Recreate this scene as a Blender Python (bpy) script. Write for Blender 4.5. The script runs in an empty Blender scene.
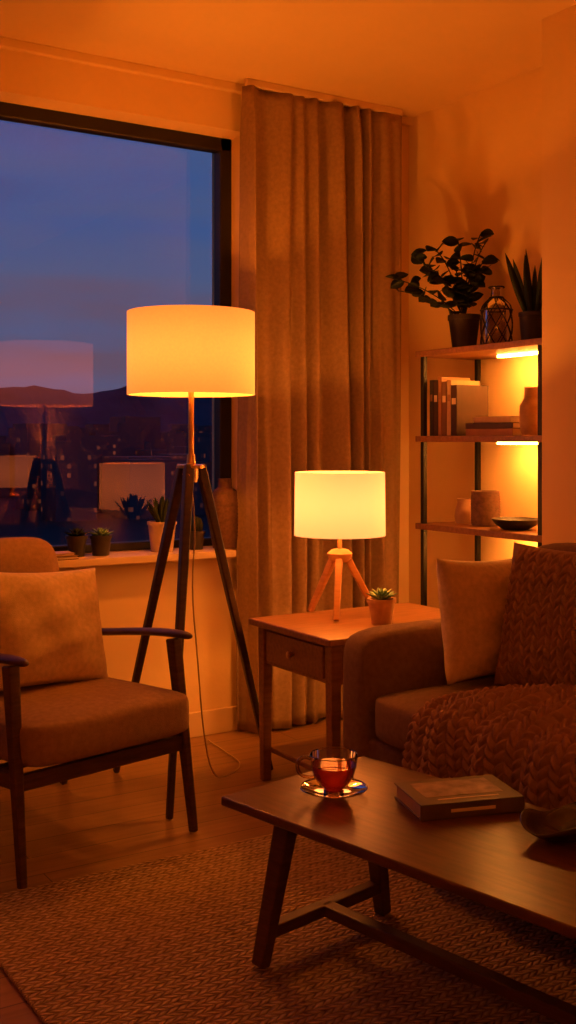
import bpy, bmesh, math, random
from mathutils import Vector, Matrix, Euler
random.seed(7)
C = bpy.context
scene = C.scene
col = scene.collection
try:
    scene.view_settings.view_transform = 'Standard'
    scene.view_settings.look = 'None'
except Exception as e:
    print(e)

# ------------------------------------------------------------------ materials
def newmat(name):
    m = bpy.data.materials.new(name); m.use_nodes = True
    nt = m.node_tree; b = nt.nodes['Principled BSDF']
    return m, nt, b

def sset(b, k, v):
    if k in b.inputs: b.inputs[k].default_value = v

def mat(name, c, rough=.6, var=.15, scale=20, bump=.0, bscale=200, metallic=0, stretch=(1,1,1), spec=None, sheen=0):
    m, nt, b = newmat(name)
    tc = nt.nodes.new('ShaderNodeTexCoord'); mp = nt.nodes.new('ShaderNodeMapping')
    mp.inputs['Scale'].default_value = stretch
    nt.links.new(tc.outputs['Object'], mp.inputs['Vector'])
    n = nt.nodes.new('ShaderNodeTexNoise'); n.inputs['Scale'].default_value = scale; n.inputs['Detail'].default_value = 4
    nt.links.new(mp.outputs[0], n.inputs['Vector'])
    r = nt.nodes.new('ShaderNodeValToRGB')
    r.color_ramp.elements[0].position = .3; r.color_ramp.elements[1].position = .7
    r.color_ramp.elements[0].color = (*[x*(1-var) for x in c], 1)
    r.color_ramp.elements[1].color = (*[min(1, x*(1+var)) for x in c], 1)
    nt.links.new(n.outputs['Fac'], r.inputs[0]); nt.links.new(r.outputs[0], b.inputs['Base Color'])
    b.inputs['Roughness'].default_value = rough; b.inputs['Metallic'].default_value = metallic
    if spec is not None: sset(b, 'Specular IOR Level', spec)
    if sheen: sset(b, 'Sheen Weight', sheen)
    if bump:
        n2 = nt.nodes.new('ShaderNodeTexNoise'); n2.inputs['Scale'].default_value = bscale; n2.inputs['Detail'].default_value = 3
        nt.links.new(mp.outputs[0], n2.inputs['Vector'])
        bp = nt.nodes.new('ShaderNodeBump'); bp.inputs['Strength'].default_value = bump; bp.inputs['Distance'].default_value = .005
        nt.links.new(n2.outputs['Fac'], bp.inputs['Height']); nt.links.new(bp.outputs[0], b.inputs['Normal'])
    return m

def fabric(name, c, scale=350, bump=.5, rough=.9, var=.12):
    """woven cloth: crossed waves bump"""
    m, nt, b = newmat(name)
    tc = nt.nodes.new('ShaderNodeTexCoord')
    n = nt.nodes.new('ShaderNodeTexNoise'); n.inputs['Scale'].default_value = 60; n.inputs['Detail'].default_value = 6
    nt.links.new(tc.outputs['Object'], n.inputs['Vector'])
    r = nt.nodes.new('ShaderNodeValToRGB')
    r.color_ramp.elements[0].position = .3; r.color_ramp.elements[1].position = .7
    r.color_ramp.elements[0].color = (*[x*(1-var) for x in c], 1)
    r.color_ramp.elements[1].color = (*[min(1, x*(1+var)) for x in c], 1)
    nt.links.new(n.outputs['Fac'], r.inputs[0]); nt.links.new(r.outputs[0], b.inputs['Base Color'])
    b.inputs['Roughness'].default_value = rough
    sset(b, 'Specular IOR Level', .2)
    v = nt.nodes.new('ShaderNodeTexVoronoi'); v.inputs['Scale'].default_value = scale
    nt.links.new(tc.outputs['Object'], v.inputs['Vector'])
    bp = nt.nodes.new('ShaderNodeBump'); bp.inputs['Strength'].default_value = bump; bp.inputs['Distance'].default_value = .002
    nt.links.new(v.outputs['Distance'], bp.inputs['Height']); nt.links.new(bp.outputs[0], b.inputs['Normal'])
    return m

def emis(name, c, s):
    m, nt, b = newmat(name)
    b.inputs['Base Color'].default_value = (*c, 1)
    b.inputs['Emission Color'].default_value = (*c, 1); b.inputs['Emission Strength'].default_value = s
    b.inputs['Roughness'].default_value = 1
    return m

def shade_mat(name, c, s, zlo, zhi, edge):
    """linen lamp shade glowing from the bulb: vertical falloff + weave noise"""
    m, nt, b = newmat(name)
    tc = nt.nodes.new('ShaderNodeTexCoord'); sp = nt.nodes.new('ShaderNodeSeparateXYZ')
    nt.links.new(tc.outputs['Object'], sp.inputs[0])
    mr = nt.nodes.new('ShaderNodeMapRange')
    mr.inputs['From Min'].default_value = zlo; mr.inputs['From Max'].default_value = zhi
    nt.links.new(sp.outputs['Z'], mr.inputs['Value'])
    r = nt.nodes.new('ShaderNodeValToRGB'); e = r.color_ramp.elements
    e[0].position = 0; e[0].color = (edge, edge, edge, 1)
    e[1].position = 1; e[1].color = (edge, edge, edge, 1)
    x = e.new(.5); x.color = (1, 1, 1, 1)
    r.color_ramp.interpolation = 'B_SPLINE'
    nt.links.new(mr.outputs[0], r.inputs[0])
    n = nt.nodes.new('ShaderNodeTexNoise'); n.inputs['Scale'].default_value = 120
    nt.links.new(tc.outputs['Object'], n.inputs['Vector'])
    ma = nt.nodes.new('ShaderNodeMath'); ma.operation = 'MULTIPLY_ADD'; ma.inputs[1].default_value = .25; ma.inputs[2].default_value = .875
    nt.links.new(n.outputs['Fac'], ma.inputs[0])
    mu = nt.nodes.new('ShaderNodeMath'); mu.operation = 'MULTIPLY'
    nt.links.new(r.outputs[0], mu.inputs[0]); nt.links.new(ma.outputs[0], mu.inputs[1])
    mu2 = nt.nodes.new('ShaderNodeMath'); mu2.operation = 'MULTIPLY'; mu2.inputs[1].default_value = s
    nt.links.new(mu.outputs[0], mu2.inputs[0]); nt.links.new(mu2.outputs[0], b.inputs['Emission Strength'])
    b.inputs['Emission Color'].default_value = (*c, 1)
    b.inputs['Base Color'].default_value = (.6, .45, .3, 1); b.inputs['Roughness'].default_value = .9
    return m

M = {}
M['wall'] = mat('plaster_cream', (.84, .61, .30), .85, .03, 3, .08, 60)
M['ceil'] = mat('ceiling_paint', (.80, .58, .28), .9, .02, 3)
M['base'] = mat('baseboard_paint', (.72, .52, .29), .5, .03, 10)
M['walnut'] = mat('walnut_wood', (.085, .034, .014), .42, .35, 12, .1, 60, stretch=(1, 1, 8))
M['darkwood'] = mat('dark_wood', (.045, .020, .010), .4, .3, 12, stretch=(1, 1, 6))
M['tablewood'] = mat('coffee_table_wood', (.12, .048, .018), .28, .30, 9, .04, 40, stretch=(9, 1, 9))
M['sidewood'] = mat('side_table_wood', (.26, .115, .045), .4, .22, 9, .05, 60, stretch=(1, 8, 8))
M['oak'] = mat('oak_light', (.52, .25, .09), .5, .15, 14, stretch=(1, 1, 6))
M['black'] = mat('black_metal', (.018, .016, .015), .45, .1, 20, metallic=.4)
M['brass'] = mat('brass', (.75, .48, .18), .28, .1, 20, metallic=1)
M['frame'] = mat('window_frame_dark', (.010, .008, .008), .5, .1, 20)
M['curtain'] = fabric('curtain_linen', (.33, .22, .13), 500, .3)
M['sofa'] = fabric('sofa_fabric', (.22, .135, .09), 420, .5)
M['chair'] = fabric('chair_fabric', (.33, .205, .13), 420, .6)
M['pillow'] = fabric('pillow_linen', (.68, .51, .31), 450, .5)
M['knitp'] = fabric('knit_pillow_wool', (.40, .24, .155), 500, .5)
M['blanket'] = fabric('blanket_wool', (.36, .21, .17), 500, .6)
M['terra'] = mat('pot_ceramic', (.50, .28, .14), .7, .15, 30, .1, 80)
M['white_pot'] = mat('pot_white', (.55, .40, .25), .6, .1, 30)
M['dark_pot'] = mat('pot_dark', (.03, .022, .018), .5, .2, 30)
M['leaf'] = mat('leaf_dark', (.018, .030, .012), .55, .4, 15, spec=.3)
M['succ'] = mat('leaf_succulent', (.16, .28, .14), .5, .3, 40)
M['wicker'] = mat('wicker', (.16, .08, .05), .7, .3, 60)
M['paper'] = mat('paper', (.65, .50, .32), .8, .1, 60, stretch=(1, 1, 30))
M['bulb'] = emis('bulb_glow', (1, .38, .09), 14)
M['led'] = emis('led_strip', (1, .34, .05), 130)
M['bowl'] = mat('bowl_dark_ceramic', (.035, .020, .014), .25, .3, 20)
M['cable'] = mat('cable_rubber', (.5, .35, .2), .5, .05, 10)

# glass
def glassmat(name, tint=(1, 1, 1), rough=0.0, boost=1.0, trans=None, gcol=(1, 1, 1)):
    m = bpy.data.materials.new(name); m.use_nodes = True; nt = m.node_tree; nt.nodes.clear()
    o = nt.nodes.new('ShaderNodeOutputMaterial'); mx = nt.nodes.new('ShaderNodeMixShader')
    t = nt.nodes.new('ShaderNodeBsdfTransparent'); g = nt.nodes.new('ShaderNodeBsdfGlossy')
    g.inputs[0].default_value = (*gcol, 1)
    t.inputs[0].default_value = (*tint, 1); g.inputs['Roughness'].default_value = rough
    fr = nt.nodes.new('ShaderNodeFresnel'); fr.inputs[0].default_value = 1.5
    mu = nt.nodes.new('ShaderNodeMath'); mu.operation = 'MULTIPLY'; mu.inputs[1].default_value = boost; mu.use_clamp = True
    nt.links.new(fr.outputs[0], mu.inputs[0]); nt.links.new(mu.outputs[0], mx.inputs[0])
    src = t.outputs[0]
    if trans:
        tl = nt.nodes.new('ShaderNodeBsdfTranslucent'); tl.inputs[0].default_value = (*trans[0], 1)
        m2 = nt.nodes.new('ShaderNodeMixShader'); m2.inputs[0].default_value = trans[1]
        nt.links.new(t.outputs[0], m2.inputs[1]); nt.links.new(tl.outputs[0], m2.inputs[2]); src = m2.outputs[0]
    nt.links.new(src, mx.inputs[1]); nt.links.new(g.outputs[0], mx.inputs[2]); nt.links.new(mx.outputs[0], o.inputs[0])
    return m
M['winglass'] = glassmat('window_glass', (.95, .97, 1), boost=1.8, gcol=(1, .62, .50))
M['cupglass'] = glassmat('cup_glass', (.95, .91, .86), boost=1.6)
M['cuphandle'] = glassmat('cup_handle_glass', (.75, .6, .45), boost=3.0)
M['bottle'] = glassmat('bottle_glass', (.75, .65, .5), boost=2.0)
M['tea'] = glassmat('tea_liquid', (.80, .26, .08), boost=.7, trans=((.9, .14, .02), .30))

# floor planks (run along X)
m, nt, b = newmat('oak_floor_planks')
tc = nt.nodes.new('ShaderNodeTexCoord')
br = nt.nodes.new('ShaderNodeTexBrick'); br.inputs['Scale'].default_value = 1
br.inputs['Brick Width'].default_value = 2.1; br.inputs['Row Height'].default_value = .13
br.inputs['Mortar Size'].default_value = .0018; br.offset = .37
br.inputs['Color1'].default_value = (.38, .21, .09, 1); br.inputs['Color2'].default_value = (.29, .155, .065, 1); br.inputs['Mortar'].default_value = (.08, .04, .02, 1)
nt.links.new(tc.outputs['Object'], br.inputs['Vector'])
mp = nt.nodes.new('ShaderNodeMapping'); mp.inputs['Scale'].default_value = (1.2, 22, 1)
nt.links.new(tc.outputs['Object'], mp.inputs[0])
n = nt.nodes.new('ShaderNodeTexNoise'); n.inputs['Scale'].default_value = 2.2; n.inputs['Detail'].default_value = 6; n.inputs['Distortion'].default_value = .6
nt.links.new(mp.outputs[0], n.inputs[0])
mr = nt.nodes.new('ShaderNodeMapRange'); mr.inputs['To Min'].default_value = .5; mr.inputs['To Max'].default_value = 1.35
nt.links.new(n.outputs['Fac'], mr.inputs['Value'])
vm = nt.nodes.new('ShaderNodeVectorMath'); vm.operation = 'SCALE'
nt.links.new(br.outputs['Color'], vm.inputs[0]); nt.links.new(mr.outputs[0], vm.inputs['Scale'])
nt.links.new(vm.outputs[0], b.inputs['Base Color']); b.inputs['Roughness'].default_value = .36
M['floor'] = m

# rug: chunky woven rows
m, nt, b = newmat('rug_weave')
tc = nt.nodes.new('ShaderNodeTexCoord')
sp = nt.nodes.new('ShaderNodeSeparateXYZ'); nt.links.new(tc.outputs['Object'], sp.inputs[0])
def math_node(op, a=None, bb=None, c=None):
    x = nt.nodes.new('ShaderNodeMath'); x.operation = op
    for i, v in enumerate((a, bb, c)):
        if v is None: continue
        if isinstance(v, (int, float)): x.inputs[i].default_value = v
        else: nt.links.new(v, x.inputs[i])
    return x.outputs[0]
yy = math_node('MULTIPLY', sp.outputs['Y'], 56.0)          # rows along X
row = math_node('FLOOR', yy); fy = math_node('FRACT', yy)
par = math_node('MODULO', math_node('ABSOLUTE', row), 2.0)
sgn = math_node('MULTIPLY_ADD', par, 2.0, -1.0)
xx = math_node('ADD', math_node('MULTIPLY', sp.outputs['X'], 44.0), math_node('MULTIPLY', math_node('MULTIPLY', fy, sgn), 1.0))
fx = math_node('FRACT', xx)
hx = math_node('SINE', math_node('MULTIPLY', fx, math.pi))
hy = math_node('SINE', math_node('MULTIPLY', fy, math.pi))
h = math_node('POWER', math_node('MULTIPLY', hx, hy), .5)
nn = nt.nodes.new('ShaderNodeTexNoise'); nn.inputs['Scale'].default_value = 40; nn.inputs['Detail'].default_value = 7
nt.links.new(tc.outputs['Object'], nn.inputs['Vector'])
h2 = math_node('MULTIPLY_ADD', nn.outputs['Fac'], 1.2, math_node('MULTIPLY', h, .75))
bp = nt.nodes.new('ShaderNodeBump'); bp.inputs['Strength'].default_value = 1; bp.inputs['Distance'].default_value = .012
nt.links.new(h2, bp.inputs['Height']); nt.links.new(bp.outputs[0], b.inputs['Normal'])
r = nt.nodes.new('ShaderNodeValToRGB')
r.color_ramp.elements[0].color = (.18, .11, .07, 1); r.color_ramp.elements[1].color = (.64, .43, .28, 1)
r.color_ramp.elements[0].position = .3; r.color_ramp.elements[1].position = 1.0
mh = math_node('MULTIPLY', h2, .68)
nt.links.new(mh, r.inputs[0]); nt.links.new(r.outputs[0], b.inputs['Base Color'])
b.inputs['Roughness'].default_value = .95; sset(b, 'Specular IOR Level', .1)
M['rug'] = m

# ------------------------------------------------------------------ geometry helpers
def empty(name, loc=(0, 0, 0), rz=0):
    e = bpy.data.objects.new(name, None); e.location = loc; e.rotation_euler = (0, 0, rz)
    e.empty_display_size = .1; col.objects.link(e); return e

def mk(name, verts, faces, mt, parent=None, smooth=False, loc=None, rot=None):
    me = bpy.data.meshes.new(name); me.from_pydata([tuple(v) for v in verts], [], faces); me.update()
    bm = bmesh.new(); bm.from_mesh(me); bmesh.ops.recalc_face_normals(bm, faces=bm.faces); bm.to_mesh(me); bm.free()
    if mt: me.materials.append(mt)
    if smooth:
        for p in me.polygons: p.use_smooth = True
    o = bpy.data.objects.new(name, me); col.objects.link(o)
    if parent: o.parent = parent
    if loc: o.location = loc
    if rot: o.rotation_euler = rot
    return o

BOXF = [(0, 3, 2, 1), (4, 5, 6, 7), (0, 1, 5, 4), (1, 2, 6, 5), (2, 3, 7, 6), (3, 0, 4, 7)]
def boxv(x0, x1, y0, y1, z0, z1):
    return [(x0, y0, z0), (x1, y0, z0), (x1, y1, z0), (x0, y1, z0), (x0, y0, z1), (x1, y0, z1), (x1, y1, z1), (x0, y1, z1)]

def box(name, x0, x1, y0, y1, z0, z1, mt, parent=None, bevel=0, seg=3, rot=None, puff=0):
    cx, cy, cz = (x0+x1)/2, (y0+y1)/2, (z0+z1)/2
    o = mk(name, boxv(x0-cx, x1-cx, y0-cy, y1-cy, z0-cz, z1-cz), BOXF, mt, parent, loc=(cx, cy, cz), rot=rot)
    if bevel:
        bm = bmesh.new(); bm.from_mesh(o.data)
        if puff:
            bmesh.ops.subdivide_edges(bm, edges=bm.edges[:], cuts=8, use_grid_fill=True)
            hx, hy, hz = (x1-x0)/2, (y1-y0)/2, (z1-z0)/2
            for v in bm.verts:
                u = Vector((v.co.x/hx, v.co.y/hy, v.co.z/hz))
                c = Vector((max(-hx+bevel, min(hx-bevel, v.co.x)), max(-hy+bevel, min(hy-bevel, v.co.y)), max(-hz+bevel, min(hz-bevel, v.co.z))))
                d = v.co - c
                if d.length > 1e-6: v.co = c + d.normalized()*bevel
                w = [(1-u.x**2), (1-u.y**2), (1-u.z**2)]
                if abs(u.z) > .99: v.co.z += math.copysign(puff*max(0, w[0]*w[1])**.6, u.z)
                if abs(u.x) > .99: v.co.x += math.copysign(puff*.6*max(0, w[1]*w[2])**.6, u.x)
                if abs(u.y) > .99: v.co.y += math.copysign(puff*.6*max(0, w[0]*w[2])**.6, u.y)
            for f in bm.faces: f.smooth = True
            bm.to_mesh(o.data); bm.free()
            md = o.modifiers.new('sub', 'SUBSURF'); md.levels = 1; md.render_levels = 1
        else:
            bmesh.ops.bevel(bm, geom=bm.edges[:], offset=bevel, segments=seg, profile=.5, affect='EDGES')
            if seg > 1:
                for f in bm.faces: f.smooth = True
            bm.to_mesh(o.data); bm.free()
            if seg > 1:
                md = o.modifiers.new('wn', 'WEIGHTED_NORMAL'); md.keep_sharp = False
    return o

def bar(name, p0, p1, w0, w1, mt, parent=None, t0=None, t1=None, n=4, up=(0, 0, 1), bev=.004):
    """tapered beam from p0 to p1; n=4 rectangular (w x t), else round"""
    p0, p1 = Vector(p0), Vector(p1); t0 = t0 or w0; t1 = t1 or w1
    d = (p1-p0).normalized(); upv = Vector(up)
    if abs(d.dot(upv)) > .95: upv = Vector((0, 1, 0))
    a = d.cross(upv).normalized(); bb = a.cross(d).normalized()
    vs = []
    for p, w, t in ((p0, w0, t0), (p1, w1, t1)):
        if n == 4:
            for sx, sy in ((-1, -1), (1, -1), (1, 1), (-1, 1)): vs.append(p + a*sx*w/2 + bb*sy*t/2)
        else:
            for i in range(n):
                q = 2*math.pi*i/n; vs.append(p + a*math.cos(q)*w/2 + bb*math.sin(q)*t/2)
    fs = [tuple(range(n))[::-1], tuple(range(n, 2*n))] + [(i, (i+1) % n, n+(i+1) % n, n+i) for i in range(n)]
    o = mk(name, vs, fs, mt, parent, smooth=(n > 4))
    if n == 4 and bev:
        bm = bmesh.new(); bm.from_mesh(o.data); bmesh.ops.bevel(bm, geom=bm.edges[:], offset=bev, segments=2, profile=.5, affect='EDGES'); bm.to_mesh(o.data); bm.free()
    if n > 4:
        md = o.modifiers.new('es', 'EDGE_SPLIT'); md.split_angle = math.radians(50)
    return o

def lathe(name, prof, mt, parent=None, loc=None, seg=40, disp=None, smooth=True, closed=True):
    vs = []; fs = []
    for j, (r, z) in enumerate(prof):
        for i in range(seg):
            a = 2*math.pi*i/seg; rr = max(r, 1e-4)
            if disp: rr += disp(i, j, a, z)
            vs.append((rr*math.cos(a), rr*math.sin(a), z))
    for j in range(len(prof)-1):
        for i in range(seg):
            fs.append((j*seg+i, j*seg+(i+1) % seg, (j+1)*seg+(i+1) % seg, (j+1)*seg+i))
    o = mk(name, vs, fs, mt, parent, smooth, loc)
    md = o.modifiers.new('es', 'EDGE_SPLIT'); md.split_angle = math.radians(45)
    return o

def tube(name, pts, r, mt, parent=None, cyc=False):
    cu = bpy.data.curves.new(name, 'CURVE'); cu.dimensions = '3D'; cu.bevel_depth = r; cu.bevel_resolution = 3
    s = cu.splines.new('NURBS'); s.points.add(len(pts)-1)
    for i, p in enumerate(pts): s.points[i].co = (*p, 1)
    s.use_endpoint_u = True; s.order_u = 3; s.use_cyclic_u = cyc
    cu.materials.append(mt); o = bpy.data.objects.new(name, cu); col.objects.link(o)
    if parent: o.parent = parent
    return o

def pillow(name, w, h, t, mt, parent=None, loc=None, rot=None, n=40, disp=None, sag=.0):
    """square cushion standing in local XZ plane, thickness along Y, base at z=0"""
    vs = []; fs = []
    for side in (-1, 1):
        for j in range(n+1):
            for i in range(n+1):
                u = -1+2*i/n; v = -1+2*j/n
                e = max(0, (1-u**2)*(1-v**2))
                th = t/2*(e**.42)
                x = w/2*u*(1-.075*(1-v*v)*abs(u)); z = h/2*v*(1-.075*(1-u*u)*abs(v))
                th *= 1+.05*math.sin(7*u+3*v)+.04*math.sin(11*v-4*u)
                y = side*th
                if disp and e > 0: y += side*disp(x, z)*min(1, e*6)
                z2 = z - sag*(1-u*u)*(v+1)/2
                vs.append((x, y, z2+h/2))
    N = (n+1)**2
    for s in range(2):
        for j in range(n):
            for i in range(n):
                a = s*N+j*(n+1)+i; q = (a, a+1, a+n+2, a+n+1)
                fs.append(q if s == 0 else q[::-1])
    o = mk(name, vs, fs, mt, parent, True, loc, rot)
    bm = bmesh.new(); bm.from_mesh(o.data); bmesh.ops.remove_doubles(bm, verts=bm.verts, dist=.0004); bmesh.ops.recalc_face_normals(bm, faces=bm.faces); bm.to_mesh(o.data); bm.free()
    for p in o.data.polygons: p.use_smooth = True
    return o

def multi(name, blist, mt, parent=None):
    vs = []; fs = []
    for b in blist:
        k = len(vs); vs += boxv(*b); fs += [tuple(i+k for i in f) for f in BOXF]
    return mk(name, vs, fs, mt, parent)

# ------------------------------------------------------------------ room shell
H = 2.67; XL = -4.7; YB = -5.6
mk('floor', boxv(XL-.2, .2, YB-.2, .34, -.12, 0), BOXF, M['floor'])
mk('ceiling', boxv(XL-.2, .2, YB-.2, .34, H, H+.12), BOXF, M['ceil'])
WX0, WX1, WZ0, WZ1 = -3.7, -.86, .75, 2.48
multi('wall_window', [(XL, .2, 0, .3, 0, WZ0), (XL, .2, 0, .3, WZ1, H), (XL, WX0, 0, .3, WZ0, WZ1), (WX1, .2, 0, .3, WZ0, WZ1)], M['wall'])
mk('wall_right', boxv(0, .2, YB, 0, 0, H), BOXF, M['wall'])
mk('wall_left', boxv(XL-.2, XL, YB, .3, 0, H), BOXF, M['wall'])
mk('wall_rear', boxv(XL, .2, YB-.2, YB, 0, H), BOXF, M['wall'])
mk('wall_pillar', boxv(-.35, 0, -5.6, -1.19, 0, H), BOXF, M['wall'])
box('baseboard_window', XL, -.001, -.016, 0, 0, .10, M['base'], bevel=.003, seg=2)
box('baseboard_right', -.016, 0, -1.19, -.016, 0, .10, M['base'], bevel=.003, seg=2)
box('trim_ceiling', XL, 0, -.03, 0, H-.035, H, M['ceil'], bevel=.004, seg=2)

# window
w = empty('window_1', (0, .15, 0))
fw = .055
for nm, a in (('frame_top', (WX0, WX1, -.03, .03, WZ1-fw, WZ1)), ('frame_bottom', (WX0, WX1, -.03, .03, WZ0+.005, WZ0+.037)),
              ('frame_right', (WX1-fw, WX1, -.03, .03, WZ0+.005, WZ1)), ('frame_left', (WX0, WX0+fw, -.03, .03, WZ0+.005, WZ1)),
              ('mullion', (-2.42, -2.36, -.03, .03, WZ0+.005, WZ1))):
    box(nm, *a, M['frame'], w, bevel=.004, seg=1)
mk('glass', [(WX0, .01, WZ0+.006), (WX1, .01, WZ0+.006), (WX1, .01, WZ1), (WX0, .01, WZ1)], [(0, 1, 2, 3)], M['winglass'], w)
ws = empty('windowsill', (0, 0, 0))
box('sill_front', WX0-.03, -.955, -.09, .01, WZ0-.025, WZ0+.004, M['base'], ws, bevel=.004, seg=2)
box('sill_inner', WX0, WX1, -.002, .118, WZ0-.02, WZ0+.0038, M['base'], ws)

# curtain: soft, irregular folds
rng = random.Random(3)
nx, nz = 520, 60; x0, x1 = -.925, -.115
vs = []; fs = []
def fold(s, zt):
    ph = 8.5*2*math.pi*s + 2.0*math.sin(5.2*s*math.pi+.6) + 1.0*math.sin(1.8*zt+9*s)
    a = .032+.014*math.sin(11*s+1)+.008*(1-zt)
    a *= 1-.35*max(0, (s-.8)/.2)
    y = math.sin(ph); y = math.copysign(abs(y)**.85, y)
    return a*y + .010*math.sin(19*s*math.pi+4*zt+2*math.sin(6*s))*(1-zt*.5)
for j in range(nz+1):
    zt = j/nz
    for i in range(nx+1):
        s = i/nx
        x = x0+(x1-x0)*s + .010*math.sin(17*math.pi*s+1+zt)*(1-zt)
        pinch = 1-.5*max(0, (zt-.93)/.07)
        if i < 10: x -= .012*(1-zt)
        vs.append((x, -.100+fold(s, zt)*pinch, .012+(H-.03-.012)*zt))
for j in range(nz):
    for i in range(nx):
        a = j*(nx+1)+i; fs.append((a, a+1, a+nx+2, a+nx+1))
cg = empty('curtain', (0, 0, 0))
o = mk('curtain_cloth', vs, fs, M['curtain'], cg, True)
md = o.modifiers.new('s', 'SOLIDIFY'); md.thickness = .003
box('curtain_track', -.92, -.12, -.11, -.09, H-.03, H-.001, M['base'], cg, bevel=.003, seg=1)

# rug
box('rug', -2.37, -.75, -3.2, -1.13, .0005, .010, M['rug'], bevel=.004, seg=2)

# ------------------------------------------------------------------ floor lamp
WARM = (1.0, .255, .018)
FL = (-1.41, -.58)
fl = empty('floor_lamp', (*FL, 0))
th = math.radians(32)
M['shade1'] = shade_mat('shade_linen', (1.0, .225, .028), 2.6, 1.356, 1.640, .40)
sh = .22
lathe('shade', [(sh, 1.356), (sh, 1.640), (sh-.004, 1.640), (sh-.004, 1.356), (sh, 1.356)], M['shade1'], fl, seg=72)
for i in range(3):
    a = i*2*math.pi/3
    bar('spider_%d' % i, (0, 0, 1.375), ((sh-.005)*math.cos(a), (sh-.005)*math.sin(a), 1.375), .004, .004, M['brass'], fl, n=6)
bar('pole', (0, 0, 1.08), (0, 0, 1.39), .020, .020, M['brass'], fl, n=20)
lathe('socket', [(0, 1.385), (.018, 1.385), (.018, 1.43), (0, 1.43)], M['brass'], fl, seg=20)
lathe('bulb', [(0, 1.43), (.015, 1.435), (.03, 1.47), (.03, 1.49), (.018, 1.515), (0, 1.52)], M['bulb'], fl, seg=20)
lathe('hub', [(0, 1.055), (.022, 1.055), (.026, 1.07), (.026, 1.10), (.05, 1.104), (.05, 1.114), (.016, 1.118), (.014, 1.15), (0, 1.15)], M['brass'], fl, seg=28)
for i, az in enumerate((35, 150, 263)):
    a = math.radians(az)-th
    c, s = math.cos(a), math.sin(a)
    bar('leg_%d' % (i+1), (.33*c, .33*s, 0.003), (.036*c, .036*s, 1.115), .020, .034, M['darkwood'], fl, t0=.022, t1=.030, bev=.005)
    bar('bracket_%d' % (i+1), (.02*c, .02*s, 1.085), (.060*c, .060*s, 1.078), .016, .016, M['brass'], fl, n=10)
tube('cable', [(0, 0, 1.06), (.01, -.02, .9), (-.015, -.03, .7), (.01, -.03, .45), (.03, -.03, .2), (.07, -.02, .03), (.15, .02, .006), (.28, .12, .006), (.30, .3, .006), (.32, .48, .006)], .0028, M['cable'], fl)

def point(name, loc, p, r=.035, c=WARM, parent=None):
    l = bpy.data.lights.new(name, 'POINT'); l.energy = p; l.color = c; l.shadow_soft_size = r
    o = bpy.data.objects.new(name, l); o.location = loc; col.objects.link(o)
    if parent: o.parent = parent
    return o
point('floor_lamp_light', (0, 0, 1.50), 85, .03, WARM, fl)

# ------------------------------------------------------------------ table lamps
M['shade2'] = shade_mat('shade_cotton', (1.0, .30, .072), 2.9, .29, .515, .55)
def table_lamp(loc, rz=0, p=12):
    g = empty('table_lamp', loc, rz)
    r = .163
    lathe('shade', [(r, .29), (r*.985, .515), (r*.985-.004, .515), (r-.004, .29), (r, .29)], M['shade2'], g, seg=64)
    for i in range(3):
        a = i*2*math.pi/3+.4
        bar('spider_%d' % i, (0, 0, .305), ((r-.004)*math.cos(a), (r-.004)*math.sin(a), .305), .003, .003, M['brass'], g, n=6)
    bar('stem', (0, 0, .20), (0, 0, .33), .016, .016, M['oak'], g, n=16)
    lathe('hub', [(0, .195), (.030, .195), (.040, .205), (.045, .225), (.030, .238), (.012, .242), (0, .242)], M['oak'], g, seg=28)
    lathe('bulb', [(0, .33), (.014, .335), (.028, .37), (.028, .39), (.016, .41), (0, .415)], M['bulb'], g, seg=20)
    for i, az in enumerate((8, 140, 262)):
        a = math.radians(az)-th
        c, s = math.cos(a), math.sin(a)
        bar('leg_%d' % (i+1), (.135*c, .135*s, .006), (.012*c, .012*s, .235), .020, .026, M['oak'], g, bev=.004)
    point('table_lamp_light', (0, 0, .40), p, .03, (1.0, .28, .028), g)
    return g
ST = .57
table_lamp((-.90, -.745, ST+.0005), 0, 52)

# ------------------------------------------------------------------ side tables
def side_table(x0, x1, y0, y1, h=ST):
    g = empty('side_table', ((x0+x1)/2, (y0+y1)/2, 0))
    a, b_ = (x1-x0)/2, (y1-y0)/2
    box('top', -a-.025, a+.025, -b_-.025, b_+.025, h-.024, h, M['sidewood'], g, bevel=.006, seg=3)
    k = .02
    for i, (sx, sy) in enumerate(((-1, -1), (1, -1), (1, 1), (-1, 1))):
        bar('leg_%d' % (i+1), (sx*(a-k), sy*(b_-k), 0), (sx*(a-k), sy*(b_-k), h-.024), .030, .040, M['sidewood'], g, bev=.003)
    z0, z1 = h-.155, h-.024
    box('apron_back', a-.03, a-.012, -b_+.04, b_-.04, z0, z1, M['sidewood'], g)
    box('apron_left', -a+.04, a-.04, b_-.03, b_-.012, z0, z1, M['sidewood'], g)
    box('apron_right', -a+.04, a-.04, -b_+.012, -b_+.03, z0, z1, M['sidewood'], g)
    box('rail', -a+.012, -a+.03, -b_+.04, b_-.04, z0, z1, M['sidewood'], g)
    box('drawer_front', -a+.002, -a+.016, -b_+.055, b_-.055, z0+.015, z1-.012, M['sidewood'], g, bevel=.003, seg=2)
    lathe('drawer_knob', [(0, 0), (.006, 0), (.006, .012), (.012, .018), (.012, .024), (0, .028)], M['brass'], g, seg=18, loc=(-a+.004, 0, (z0+z1)/2)).rotation_euler = (0, -math.pi/2, 0)
    box('shelf_slat', -a+.03, a-.03, -b_+.03, b_-.03, .10, .118, M['sidewood'], g, bevel=.003, seg=1)
    return g
side_table(-1.17, -.50, -1.09, -.625)
side_table(-.85, -.40, -3.80, -3.27)
table_lamp((-.60, -3.53, ST+.0005), 1.0, 42)

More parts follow.
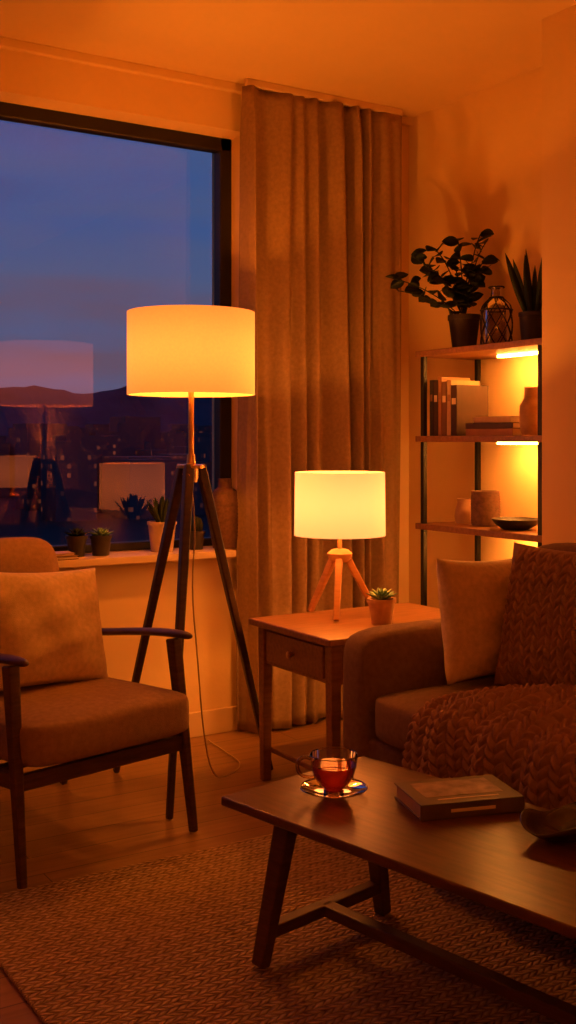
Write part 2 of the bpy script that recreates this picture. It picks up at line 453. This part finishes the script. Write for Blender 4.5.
# ------------------------------------------------------------------ small plants
def leafgeo(vs, fs, p, d, up, L, W, thick=.15, n=5, curl=0.0):
    """pointed leaf with slight fold"""
    d = Vector(d).normalized(); up = Vector(up)
    s = d.cross(up)
    if s.length < 1e-3: s = d.cross(Vector((1, 0, 0)))
    s.normalize(); nrm = s.cross(d).normalized(); p = Vector(p)
    k = len(vs)
    for i in range(n+1):
        t = i/n; wdt = W/2*math.sin(math.pi*min(1, (t*.92+.08)))**.75 if i < n else 0.0005
        c = p + d*L*t + nrm*(curl*L*t*t)
        vs += [c - s*wdt + nrm*wdt*.25, c - nrm*W*thick*.5*(1-t), c + s*wdt + nrm*wdt*.25, c + nrm*W*thick*(1-t)]
    for i in range(n):
        a = k+i*4
        for q in range(4): fs.append((a+q, a+(q+1) % 4, a+4+(q+1) % 4, a+4+q))

def rosette(name, parent, z, R, mt, layers=4, n0=9, seed=1):
    rg = random.Random(seed); vs = []; fs = []
    for l in range(layers):
        el = math.radians(15+l*22); n = max(3, n0-l*2); L = R*(1-.17*l)
        for i in range(n):
            a = 2*math.pi*i/n+l*.55+rg.uniform(-.1, .1)
            d = Vector((math.cos(a)*math.cos(el), math.sin(a)*math.cos(el), math.sin(el)))
            leafgeo(vs, fs, (0, 0, z), d, (0, 0, 1), L, L*.42, .5, 4, .12)
    return mk(name, vs, fs, mt, parent, True)

def pot(parent, r0, r1, h, mt, rim=.004):
    lathe('pot', [(0, 0), (r0, 0), (r1, h-.012), (r1+rim, h-.012), (r1+rim, h), (r1-.005, h), (r1-.006, h-.015), (0, h-.015)], mt, parent, seg=36)

SZ = WZ0+.0045
g = empty('potted_succulent', (-.864, -.945, ST+.0005)); pot(g, .036, .046, .085, M['terra'])
rosette('succulent_leaves', g, .082, .062, M['succ'], 5, 10, 2)
g = empty('potted_succulent', (-1.595, .020, SZ)); pot(g, .030, .038, .080, M['dark_pot']); rosette('succulent_leaves', g, .075, .058, M['leaf'], 4, 9, 3)
g = empty('potted_succulent', (-1.500, .010, SZ)); pot(g, .032, .040, .078, M['dark_pot']); rosette('succulent_leaves', g, .072, .058, M['succ'], 4, 9, 4)
g = empty('potted_aloe', (-1.235, .02, SZ)); pot(g, .044, .056, .12, M['white_pot'])
vs = []; fs = []
for i in range(18):
    a = i*2.4; el = math.radians(45+ (i % 4)*12)
    leafgeo(vs, fs, (.012*math.cos(a), .012*math.sin(a), .11), (math.cos(a)*math.cos(el), math.sin(a)*math.cos(el), math.sin(el)), (0, 0, 1), .11, .026, .5, 5, .1)
mk('aloe_leaves', vs, fs, M['leaf'], g, True)
g = empty('potted_cactus', (-1.08, .03, SZ)); pot(g, .030, .036, .075, M['dark_pot'])
lathe('cactus_body', [(.02, .06), (.028, .08), (.03, .10), (.022, .125), (0, .135)], M['leaf'], g, seg=32, disp=lambda i, j, a, z: .003*math.cos(8*a))

def weave(i, j, a, z): return .0022*(1 if (i//2+j) % 2 else -1)
def vase(name, loc, prof, mt, steps=40):
    out = []
    L = [0]
    for k in range(1, len(prof)): L.append(L[-1]+math.dist(prof[k], prof[k-1]))
    for s in range(steps+1):
        t = L[-1]*s/steps
        for k in range(1, len(prof)):
            if t <= L[k]+1e-9:
                f = (t-L[k-1])/(L[k]-L[k-1]); out.append((prof[k-1][0]+(prof[k][0]-prof[k-1][0])*f, prof[k-1][1]+(prof[k][1]-prof[k-1][1])*f)); break
    top = out[-1]
    g = empty(name, loc)
    o = lathe('body', out, mt, g, seg=48, disp=weave)
    o.modifiers.clear()
    lathe('rim', [(top[0]+.003, top[1]-.006), (top[0]+.003, top[1]+.002), (top[0]-.006, top[1]+.002), (top[0]-.006, top[1]-.05)], mt, g, seg=40)
    lathe('bottom', [(0, .004), (prof[0][0], .004)], mt, g, seg=30)
    return g
vase('wicker_vase', (-.960, .0, SZ), [(.048, .002), (.056, .05), (.058, .12), (.058, .19), (.050, .235), (.028, .250), (.026, .285)], M['wicker'])

def book(parent, name, cx, cy, z, L, W, T, rz, mt):
    """flat book: cover boards, spine and page block. L along local x, W along local y"""
    bk = empty(name, (cx, cy, z), rz); bk.parent = parent
    box('cover_bottom', -L/2, L/2, -W/2, W/2, 0, .0025, mt, bk, bevel=.0008, seg=1)
    box('cover_top', -L/2, L/2, -W/2, W/2, T-.0025, T, mt, bk, bevel=.0008, seg=1)
    box('spine', -L/2, L/2, W/2-.003, W/2, 0, T, mt, bk, bevel=.0008, seg=1)
    box('pages', -L/2+.004, L/2-.004, -W/2+.004, W/2-.003, .0025, T-.0025, M['paper'], bk)
    return bk
cvs = [mat('cover_%d' % i, c, .5, .1, 20) for i, c in enumerate([(.06, .03, .02), (.30, .14, .06), (.12, .03, .02), (.5, .33, .18), (.035, .03, .03), (.2, .1, .05), (.42, .2, .08)])]
g = empty('windowsill_books', (-1.72, -.03, SZ))
book(g, 'book_a', 0, 0, 0, .19, .10, .014, .05, cvs[5]); book(g, 'book_b', .0, 0, .0145, .17, .09, .010, -.08, cvs[3])

# ------------------------------------------------------------------ wall shelf unit
sg = empty('shelving_unit', (0, 0, 0))
SY0, SY1, SXF = -1.165, -.50, -.33
ZS = [1.56, 1.216, .863, .51, .16]
for i, z in enumerate(ZS):
    box('shelf_%d' % (i+1), SXF-.005, -.01, SY0-.01, SY1+.035, z-.024, z, M['sidewood'], sg, bevel=.003, seg=2)
for i, (x, y) in enumerate(((SXF+.012, SY1), (-.03, SY1), (SXF+.012, SY0+.01), (-.03, SY0+.01))):
    box('post_%d' % (i+1), x-.010, x+.010, y-.010, y+.010, 0, 1.538, M['black'], sg, bevel=.002, seg=1)
for i, z in enumerate(ZS[:4]):
    box('led_bar_%d' % (i+1), -.125, -.100, SY0+.03, -.72, z-.033, z-.0245, M['led'], sg)

# top shelf: leafy plant
g = empty('potted_leafy_plant', (-.17, -.575, ZS[0]+.0005))
lathe('pot', [(0, 0), (.046, 0), (.062, .125), (.066, .125), (.066, .145), (.060, .145), (.058, .13), (0, .13)], M['dark_pot'], g, seg=36)
rg = random.Random(11); vs = []; fs = []
stems = [(-.32, -.02, .17), (-.26, .06, .12), (-.22, -.05, .25), (-.12, .02, .29), (-.02, .04, .33), (.06, -.04, .34), (.09, -.02, .25), (-.14, -.10, .18), (.06, -.10, .19), (-.04, .08, .26), (-.16, .02, .22), (.02, 0, .22), (.09, .02, .31)]
for k, (dx, dy, dz) in enumerate(stems):
    tip = Vector((dx*.848 + dy*.3, -dx*.53 + dy*.6, .13+dz))
    tip.y = min(tip.y, .30)
    tip.x = min(tip.x, .12)
    mid = Vector((tip.x*.35, tip.y*.35, .13+dz*.75))
    P = [Vector((0, 0, .12)), mid, tip]
    tube('stem_%d' % k, [tuple(p) for p in P], .0022, M['leaf'], g)
    for q in range(10):
        t = .22+.78*q/9
        p = P[0]*(1-t)**2 + P[1]*2*t*(1-t) + P[2]*t*t
        a = rg.uniform(0, 6.28); d = Vector((math.cos(a), math.sin(a), rg.uniform(-.4, .6)))
        leafgeo(vs, fs, p, d, (rg.uniform(-1, 1), rg.uniform(-1, 1), .7), rg.uniform(.050, .068), rg.uniform(.042, .054), .04, 5, -.1)
o = mk('leaves', vs, fs, M['leaf'], g, True)
for v in o.data.vertices:
    if v.co.x > .155: v.co.x = .155

# glass bottle with lattice wires
g = empty('wire_glass_bottle', (-.17, -.765, ZS[0]+.0005))
bp_ = [(0, .002), (.056, .002), (.060, .012), (.060, .145), (.050, .170), (.024, .192), (.020, .225), (.028, .236)]
lathe('bottle', bp_, M['bottle'], g, seg=36)
def rad(z):
    for k in range(2, len(bp_)):
        if z <= bp_[k][1]:
            f = (z-bp_[k-1][1])/(bp_[k][1]-bp_[k-1][1]); return bp_[k-1][0]*(1-f)+bp_[k][0]*f
    return .02
for i in range(8):
    for sg_ in (-1, 1):
        pts = []
        for k in range(15):
            z = .006+.19*k/14; a = i*math.pi/4+sg_*k*.13; r_ = rad(z)+.002
            pts.append((r_*math.cos(a), r_*math.sin(a), z))
        tube('wire_%d_%d' % (i, sg_+1), pts, .0018, M['black'], g)
for z, r_ in ((.012, .062), (.147, .062), (.196, .026), (.236, .030)):
    lathe('wire_ring', [(r_, z-.003), (r_+.003, z), (r_, z+.003), (r_-.002, z), (r_, z-.003)], M['black'], g)

# snake plant
g = empty('potted_snake_plant', (-.17, -.965, ZS[0]+.0005))
lathe('pot', [(0, 0), (.044, 0), (.052, .105), (.055, .105), (.055, .118), (.049, .118), (.048, .105), (0, .105)], M['dark_pot'], g, seg=36)
vs = []; fs = []
for i in range(12):
    a = i*2.4; r_ = .008+.02*(i/11); el = math.radians(87-i*2.0)
    leafgeo(vs, fs, (r_*math.cos(a), r_*math.sin(a), .10), (math.cos(a)*math.cos(el), math.sin(a)*math.cos(el), math.sin(el)), (math.cos(a+1.5), math.sin(a+1.5), .1), .20+.09*((i*7) % 5)/5, .030, .25, 7, .05)
mk('blades', vs, fs, M['leaf'], g, True)

# second shelf
g = empty('shelf_books', (0, 0, ZS[1]+.0003))
y = -.515
for i, (T, h_, dp) in enumerate([(.022, .225, .15), (.028, .22, .16), (.020, .235, .15), (.03, .215, .16), (.024, .22, .15), (.034, .20, .165)]):
    x = -.30
    cm = cvs[(4, 0, 6, 5, 3, 0)[i]]
    box('book_%d' % i, x, x+.003, y-T, y, 0.0005, h_, cm, g, bevel=.001, seg=1)
    box('board_%da' % i, x, x+dp, y-T, y-T+.0025, 0.0005, h_, cm, g)
    box('board_%db' % i, x, x+dp, y-.0025, y, 0.0005, h_, cm, g)
    box('pages_%d' % i, x+.003, x+dp-.004, y-T+.0025, y-.0025, .004, h_-.004, M['paper'], g)
    box('label_%d' % i, x-.0006, x+.001, y-T+.005, y-.005, h_*.62, h_*.74, M['paper'] if i % 2 else cvs[1], g)
    y -= T+.0015
g = empty('stacked_books', (-.19, -.840, ZS[1]), math.pi/2)
z = 0.0008
for i, (L, W, T, c_) in enumerate([(.26, .18, .026, 6), (.25, .17, .022, 0), (.22, .16, .024, 3)]):
    book(g, 'book_%d' % i, (0, .01, -.01)[i], 0, z, L, W, T, (0, .05, -.06)[i], cvs[c_]); z += T+.0006
vase('woven_vase', (-.235, -1.030, ZS[1]+.0005), [(.038, .002), (.048, .04), (.048, .11), (.032, .135), (.028, .175)], M['terra'], 34)
# third shelf
g = empty('ceramic_vase', (-.19, -.60, ZS[2]+.0005))
lathe('body', [(0, 0), (.036, 0), (.040, .03), (.036, .06), (.028, .085), (.030, .10), (.026, .10), (.024, .085), (0, .02)], M['terra'], g, seg=36)
vase('woven_basket', (-.20, -.735, ZS[2]+.0005), [(.052, .002), (.055, .02), (.055, .11), (.052, .135)], M['wicker'], 26)
g = empty('serving_bowl', (-.22, -.925, ZS[2]+.0005))
lathe('body', [(0, 0), (.045, 0), (.075, .016), (.092, .040), (.089, .041), (.071, .020), (0, .008)], M['dark_pot'], g, seg=40)
g = empty('storage_box', (-.18, -.8, ZS[3]+.0005))
box('box_body', -.10, .10, -.14, .14, 0.0005, .15, M['wicker'], g, bevel=.006, seg=2); box('box_lid', -.104, .104, -.144, .144, .15, .17, M['wicker'], g, bevel=.004, seg=2)

# ------------------------------------------------------------------ sofa
s = empty('sofa', (0, 0, 0))
fx = -1.215
box('base', fx+.02, -.39, -3.19, -1.20, .09, .31, M['sofa'], s, bevel=.02)
box('arm_far', fx, -.39, -1.337, -1.185, .09, .62, M['sofa'], s, bevel=.05, puff=.006)
box('arm_near', fx, -.39, -3.21, -3.06, .09, .62, M['sofa'], s, bevel=.05, puff=.006)
box('back_frame', -.52, -.37, -3.20, -1.19, .09, .64, M['sofa'], s, bevel=.04, seg=5)
for i, (a, b_) in enumerate(((-2.195, -1.340), (-3.055, -2.200))):
    box('seat_cushion_%d' % (i+1), fx-.005, -.52, a, b_, .305, .455, M['sofa'], s, bevel=.035, puff=.012)
    box('back_cushion_%d' % (i+1), -.62, -.45, a, b_, .44, .86, M['sofa'], s, bevel=.05, puff=.02, rot=(0, math.radians(6), 0))
for i, (x, y) in enumerate(((fx+.08, -1.26), (fx+.08, -3.13), (-.46, -1.26), (-.46, -3.13))):
    bar('foot_%d' % (i+1), (x, y, .0105), (x, y, .095), .03, .045, M['darkwood'], s, n=16)

pillow('throw_pillow', .43, .375, .16, M['pillow'], None, (-.800, -1.452, .466), (math.radians(-9), math.radians(2), math.radians(4)))

def stitch(a, b_, w=.022, l=.020, amp=.006):
    """knitted V stitches: a across wales, b along"""
    c = a/w; f = c-math.floor(c); sgn = 1 if f < .5 else -1
    ff = (f*2) % 1
    k = (b_/l) + sgn*(ff-.5)*.9
    kf = k-math.floor(k)
    return amp*(math.sin(math.pi*ff)**.6)*(.25+.75*math.sin(math.pi*kf)**.8)
pillow('knit_pillow', .47, .435, .15, M['knitp'], None, (-.815, -1.74, .466), (math.radians(-15), 0, math.radians(-76)), n=210, disp=lambda x, z: stitch(x, z, .042, .030, .020))

# knitted blanket draped over the seat front
prof = [(-.87, .475), (-.93, .478), (-1.0, .478), (-1.10, .476), (-1.175, .470), (-1.228, .45), (-1.250, .40), (-1.254, .33), (-1.257, .26), (-1.26, .15)]
def catmull(P, t):
    n = len(P)-1; t = t*n; i = min(int(t), n-1); f = t-i
    p0 = P[max(i-1, 0)]; p1 = P[i]; p2 = P[i+1]; p3 = P[min(i+2, n)]
    return tuple(.5*((2*p1[k])+(-p0[k]+p2[k])*f+(2*p0[k]-5*p1[k]+4*p2[k]-p3[k])*f*f+(-p0[k]+3*p1[k]-3*p2[k]+p3[k])*f**3) for k in range(2))
NU, NV = 340, 330
vs = []; fs = []
yA, yB = -1.60, -2.36
for i in range(NU+1):
    u = i/NU
    px, pz = catmull(prof, u); qx, qz = catmull(prof, min(1, u+.01)); rx, rz_ = catmull(prof, max(0, u-.01))
    tx, tz = qx-rx, qz-rz_; L = math.hypot(tx, tz); nxx, nzz = tz/L, -tx/L
    if nzz < 0 and u < .5: nxx, nzz = -nxx, -nzz
    if u >= .5 and nxx > 0: nxx, nzz = -nxx, -nzz
    for j in range(NV+1):
        v = j/NV
        ya = yA - .10*max(0, .5-u)/.5 + .010*math.sin(9*u) + .05*max(0, u-.55); yb = yB
        y = ya+(yb-ya)*v
        env = min(1, v*9)
        # rolled folds running from the gather down over the front
        f1 = .5+.5*math.sin(2*math.pi*(v*4.2+.45*u)+.8)
        f2 = .5+.5*math.sin(2*math.pi*(v*8.3-.7*u)+2.0)
        hh = (.030*f1**1.3+.006*f2)*env + .006*(1 if v > .05 else v/.05)
        hh += stitch(y+.05*u, u*.92, .052, .038, .020)
        if u > .5: hh = hh*.85+.003
        dz = -.03*math.sin(7*v+1)*max(0, u-.75)*2
        vs.append((px+nxx*hh, y, pz+nzz*hh+dz))
for i in range(NU):
    for j in range(NV):
        a = i*(NV+1)+j; fs.append((a, a+1, a+NV+2, a+NV+1))
o = mk('knitted_blanket', vs, fs, M['blanket'], None, True)
md = o.modifiers.new('s', 'SOLIDIFY'); md.thickness = .008; md.offset = -1

# ------------------------------------------------------------------ armchair
ca = math.radians(13.5)
CX, CY = -1.602-(.300*math.cos(ca)+.325*math.sin(ca)), -.974-(.300*math.sin(ca)-.325*math.cos(ca))
c = empty('armchair', (CX, CY, 0), ca)
W_ = M['walnut']
for sx, nm in ((-1, 'left'), (1, 'right')):
    bar('front_leg_'+nm, (sx*.300, -.325, 0.002), (sx*.287, -.245, .585), .022, .036, W_, c, t0=.024, t1=.040, bev=.005)
    bar('rear_leg_'+nm, (sx*.290, .36, 0.002), (sx*.285, .235, .53), .022, .034, W_, c, t0=.024, t1=.040, bev=.005)
    pts = [(-.335, .600), (-.25, .603), (-.10, .590), (.08, .565), (.22, .548), (.31, .55)]
    vs = []; fs = []
    for k, (yy_, zz) in enumerate(pts):
        wd = [.030, .056, .052, .042, .036, .026][k]
        for q in range(10):
            a = 2*math.pi*q/10; vs.append((sx*.288+wd/2*math.cos(a)*1.0, yy_, zz+.013*math.sin(a)))
    for k in range(len(pts)-1):
        for q in range(10): fs.append((k*10+q, k*10+(q+1) % 10, (k+1)*10+(q+1) % 10, (k+1)*10+q))
    fs += [tuple(range(10)), tuple(range(50, 60))]
    o = mk('armrest_'+nm, vs, fs, W_, c, True); md = o.modifiers.new('s', 'SUBSURF'); md.levels = 1; md.render_levels = 2
    bar('side_rail_'+nm, (sx*.288, -.28, .275), (sx*.286, .30, .245), .024, .024, W_, c, t0=.045, t1=.045)
bar('front_rail', (-.288, -.282, .27), (.288, -.282, .27), .024, .024, W_, c, t0=.045, t1=.045)
bar('rear_rail', (-.286, .285, .25), (.286, .285, .25), .024, .024, W_, c, t0=.04, t1=.04)
for i in range(3):
    y = -.14+i*.15; bar('seat_slat_%d' % i, (-.28, y, .275-.012*i), (.28, y, .275-.012*i), .05, .05, W_, c, t0=.012, t1=.012, bev=.002)
box('seat_cushion', -.285, .292, -.350, .25, .295, .430, M['chair'], c, bevel=.035, puff=.014, rot=(math.radians(-2), 0, 0))
box('back_cushion', -.235, .205, .195, .315, .40, .87, M['chair'], c, bevel=.055, puff=.016, rot=(math.radians(-14), 0, 0))
for sx in (-1, 1):
    bar('back_post_%d' % sx, (sx*.20-.01, .285, .25), (sx*.19-.015, .385, .78), .028, .024, W_, c)
for i in range(3):
    z = .45+.14*i; y = .285+(z-.25)*.18
    bar('back_slat_%d' % i, (-.20, y, z), (.18, y, z), .014, .014, W_, c, t0=.04, t1=.04)
pl = pillow('chair_pillow', .47, .375, .15, M['pillow'], None, None, None)
R = Matrix.Translation((CX, CY, 0)) @ Matrix.Rotation(ca, 4, 'Z')
loc = R @ Vector((.0, .010, .436))
pl.location = loc; pl.rotation_euler = (math.radians(-17), math.radians(4), ca+math.radians(1))

# ------------------------------------------------------------------ coffee table
tr = math.radians(11)
TH = .38
tb = empty('coffee_table', (-1.93, -1.75, 0), tr)
TW, TL = .48, 1.22
box('top', 0, TW, -TL, 0, TH-.022, TH, M['tablewood'], tb, bevel=.005, seg=3)
D = M['walnut']
for k, y in enumerate((-.10, -TL+.10)):
    bar('leg_%da' % k, (.035, y, .014), (.105, y-(.02 if k == 0 else -.02), TH-.022), .030, .036, D, tb, t0=.034, t1=.05, up=(0, 1, 0))
    bar('leg_%db' % k, (TW-.035, y, .014), (TW-.105, y-(.02 if k == 0 else -.02), TH-.022), .030, .036, D, tb, t0=.034, t1=.05, up=(0, 1, 0))
    bar('cross_stretcher_%d' % k, (.05, y, .085), (TW-.05, y, .085), .034, .034, D, tb, t0=.028, t1=.028)
    box('under_rail_%d' % k, .07, TW-.07, y-.045 if k == 0 else y-.0, y+.0 if k == 0 else y+.045, TH-.045, TH-.022, D, tb)
bar('long_stretcher', (TW/2, -.10, .085), (TW/2, -TL+.10, .085), .036, .036, D, tb, t0=.028, t1=.028)
box('apron', TW/2-.012, TW/2+.012, -TL+.12, -.12, TH-.045, TH-.022, D, tb)

# tea cup + saucer (thin single-wall glass)
g = empty('glass_teacup', (-1.700, -1.875, TH+.0005), math.radians(-32))
lathe('saucer', [(0, .003), (.034, .003), (.045, .006), (.076, .014), (.078, .016)], M['cupglass'], g, seg=48)
lathe('saucer_rim', [(.0755, .0155), (.077, .0172), (.0788, .0158), (.077, .0142), (.0755, .0155)], M['cuphandle'], g, seg=48)
lathe('cup', [(0, .010), (.022, .010), (.026, .014), (.034, .022), (.046, .040), (.053, .065), (.0555, .092)], M['cupglass'], g, seg=48)
lathe('cup_rim', [(.0540, .0915), (.0550, .093), (.0563, .0915), (.0550, .090), (.0540, .0915)], M['cuphandle'], g, seg=48)
lathe('cup_foot', [(.020, .004), (.024, .004), (.024, .010), (.020, .010), (.020, .004)], M['cuphandle'], g, seg=48)
lathe('tea', [(0, .0150), (.024, .0155), (.0325, .0235), (.0445, .0415), (.0515, .066), (.0515, .068), (0, .068)], M['tea'], g, seg=48)
tube('handle', [(-.050, 0, .080), (-.066, 0, .088), (-.084, 0, .076), (-.084, 0, .052), (-.068, 0, .038), (-.044, 0, .038)], .0045, M['cuphandle'], g)

# book on table
g = empty('hardcover_book', (-1.505, -2.085, TH+.0006), math.radians(-17))
cov = mat('book_cover_sepia', (.10, .065, .045), .4, .2, 20)
art = mat('book_cover_art', (.28, .19, .13), .4, .7, 25)
L_, W2, T_ = .245, .165, .034
box('cover_bottom', -L_/2, L_/2, -W2/2, W2/2, 0, .003, cov, g, bevel=.001, seg=1)
box('cover_top', -L_/2, L_/2, -W2/2, W2/2, T_-.003, T_, cov, g, bevel=.001, seg=1)
box('spine', -L_/2, L_/2, -W2/2, -W2/2+.004, 0, T_, cov, g, bevel=.001, seg=1)
box('pages', -L_/2+.005, L_/2-.005, -W2/2+.004, W2/2-.005, .003, T_-.003, M['paper'], g)
box('cover_art', -L_/2+.03, L_/2-.03, -W2/2+.045, W2/2-.02, T_, T_+.0006, art, g)
bar('title_line', (-L_/2+.05, -W2/2+.026, T_+.0004), (L_/2-.05, -W2/2+.026, T_+.0004), .006, .006, M['paper'], g, t0=.0006, t1=.0006, bev=0)
bar('spine_title', (-L_/2+.07, -W2/2-.0003, T_/2), (L_/2-.07, -W2/2-.0003, T_/2), .0006, .0006, M['paper'], g, t0=.007, t1=.007, bev=0)

# sculptural bowl: pinched, wavy rim
g = empty('sculptural_bowl', (-1.455, -2.36, TH+.001))
vs = []; fs = []; S = 60; rows = [(0, .0), (.03, .0), (.055, .012), (.075, .032), (.088, .050)]
rin = [(.084, .051), (.070, .034), (.050, .018), (.0, .008)]
for j, (r_, z) in enumerate(rows+rin):
    for i in range(S):
        a = 2*math.pi*i/S; k = (z/.055)
        w_ = 1+.10*math.sin(2*a+.6)*k+.06*math.sin(3*a)*k
        vs.append((max(r_, .0003)*w_*math.cos(a)*1.12, max(r_, .0003)*w_*math.sin(a)*.92, z*.8+.012*k*math.sin(3*a+1)))
n_ = len(rows+rin)
for j in range(n_-1):
    for i in range(S): fs.append((j*S+i, j*S+(i+1) % S, (j+1)*S+(i+1) % S, (j+1)*S+i))
mk('bowl_body', vs, fs, M['bowl'], g, True)

# ------------------------------------------------------------------ unseen pendant globe added behind the camera as warm room fill
M['fill_globe'] = emis('fill_globe_glow', (1.0, .25, .02), 9.0)
g = empty('fill_pendant', (-3.3, -4.7, 0))
lathe('fill_globe', [(.0, 1.78)] + [(.2*math.sin(math.pi*k/16), 1.98-.2*math.cos(math.pi*k/16)) for k in range(1, 16)] + [(0, 2.18)], M['fill_globe'], g)
bar('cord', (0, 0, 2.18), (0, 0, H), .006, .006, M['black'], g, n=8)

# ------------------------------------------------------------------ outside: ground, hills, city
gm = mat('night_ground', (.02, .02, .028), 1, .3, .02)
mk('ground_outside', [(-400, 3, -14), (700, 3, -14), (700, 900, -14), (-400, 900, -14)], [(0, 1, 2, 3)], gm)
hm = mat('hill_forest', (.07, .07, .115), 1, .4, .03)
vs = []; fs = []
K = 160
for i in range(K+1):
    x = -300+1000*i/K
    hgt = 32+4*math.sin(x*.014+1)+2.5*math.sin(x*.041)+1.5*math.sin(x*.11+2)+rng.uniform(-.8, .8)
    hgt += 9*math.exp(-((x-300)/70)**2)
    vs += [(x, 560, -14), (x, 640, hgt)]
for i in range(K): fs.append((2*i, 2*i+2, 2*i+3, 2*i+1))
mk('hills', vs, fs, hm)
m, nt, b = newmat('building_facade')
tc = nt.nodes.new('ShaderNodeTexCoord')
sp = nt.nodes.new('ShaderNodeSeparateXYZ'); nt.links.new(tc.outputs['Object'], sp.inputs[0])
cx_ = math_node('MULTIPLY', math_node('ADD', sp.outputs['X'], math_node('MULTIPLY', sp.outputs['Y'], 1.03)), .75)
cz_ = math_node('MULTIPLY', sp.outputs['Z'], .6)
cmb = nt.nodes.new('ShaderNodeCombineXYZ'); nt.links.new(math_node('FLOOR', cx_), cmb.inputs[0]); nt.links.new(math_node('FLOOR', cz_), cmb.inputs[1])
wn = nt.nodes.new('ShaderNodeTexWhiteNoise'); nt.links.new(cmb.outputs[0], wn.inputs[0])
lit = math_node('POWER', wn.outputs['Value'], 12.0)
mx_ = math_node('MULTIPLY', math_node('GREATER_THAN', math_node('FRACT', cx_), .5), math_node('GREATER_THAN', math_node('FRACT', cz_), .5))
st = math_node('MULTIPLY', math_node('MULTIPLY', lit, mx_), .16)
nt.links.new(st, b.inputs['Emission Strength']); b.inputs['Emission Color'].default_value = (1, .20, .05, 1)
b.inputs['Base Color'].default_value = (.09, .07, .095, 1); b.inputs['Roughness'].default_value = .9
rg = random.Random(8); bl = []
for k in range(260):
    y = rg.uniform(190, 520); x = rg.uniform(-20, 30)+y*rg.uniform(-.15, .85)
    wd = rg.uniform(7, 17); top = -14+rg.uniform(5, 13)+(y*.016)
    if k % 6 == 0: top += rg.uniform(2, 7)
    bl.append((x-wd/2, x+wd/2, y-wd/2, y+wd/2, -14, top))
multi('city_buildings', bl, m)

# ------------------------------------------------------------------ world dusk sky
wd = bpy.data.worlds.new('dusk_sky'); scene.world = wd; wd.use_nodes = True; nt = wd.node_tree
bg = nt.nodes['Background']
tc = nt.nodes.new('ShaderNodeTexCoord'); sp = nt.nodes.new('ShaderNodeSeparateXYZ'); nt.links.new(tc.outputs['Generated'], sp.inputs[0])
mp = nt.nodes.new('ShaderNodeMapping'); mp.inputs['Scale'].default_value = (1.5, 1.5, 9)
nt.links.new(tc.outputs['Generated'], mp.inputs[0])
n = nt.nodes.new('ShaderNodeTexNoise'); n.inputs['Scale'].default_value = 2.6; n.inputs['Detail'].default_value = 5; n.inputs['Distortion'].default_value = .3
nt.links.new(mp.outputs[0], n.inputs[0])
a = nt.nodes.new('ShaderNodeMath'); a.operation = 'MULTIPLY_ADD'; a.inputs[1].default_value = .30; nt.links.new(n.outputs['Fac'], a.inputs[0])
a2 = nt.nodes.new('ShaderNodeMath'); a2.operation = 'SUBTRACT'; nt.links.new(sp.outputs['Z'], a2.inputs[0]); a2.inputs[1].default_value = .15
nt.links.new(a2.outputs[0], a.inputs[2])
r = nt.nodes.new('ShaderNodeValToRGB'); e = r.color_ramp.elements
e[0].position = 0; e[0].color = (.13, .075, .10, 1)
e[1].position = 1; e[1].color = (.012, .026, .11, 1)
for p, cc in ((.06, (.12, .085, .14)), (.13, (.080, .105, .22)), (.22, (.048, .095, .26)), (.33, (.026, .062, .20))):
    q = e.new(p); q.color = (*cc, 1)
nt.links.new(a.outputs[0], r.inputs[0]); nt.links.new(r.outputs[0], bg.inputs[0]); bg.inputs[1].default_value = 1.0

# ------------------------------------------------------------------ camera
cam = bpy.data.cameras.new('camera'); co = bpy.data.objects.new('camera', cam); col.objects.link(co)
co.location = (-3.14, -3.98, 1.2); co.rotation_euler = (math.radians(90), 0, math.radians(-32))
cam.sensor_fit = 'VERTICAL'; cam.sensor_height = 24; cam.lens = 24*1100/1024; cam.shift_y = -72/1024
cam.clip_end = 2000; cam.clip_start = .05
scene.camera = co
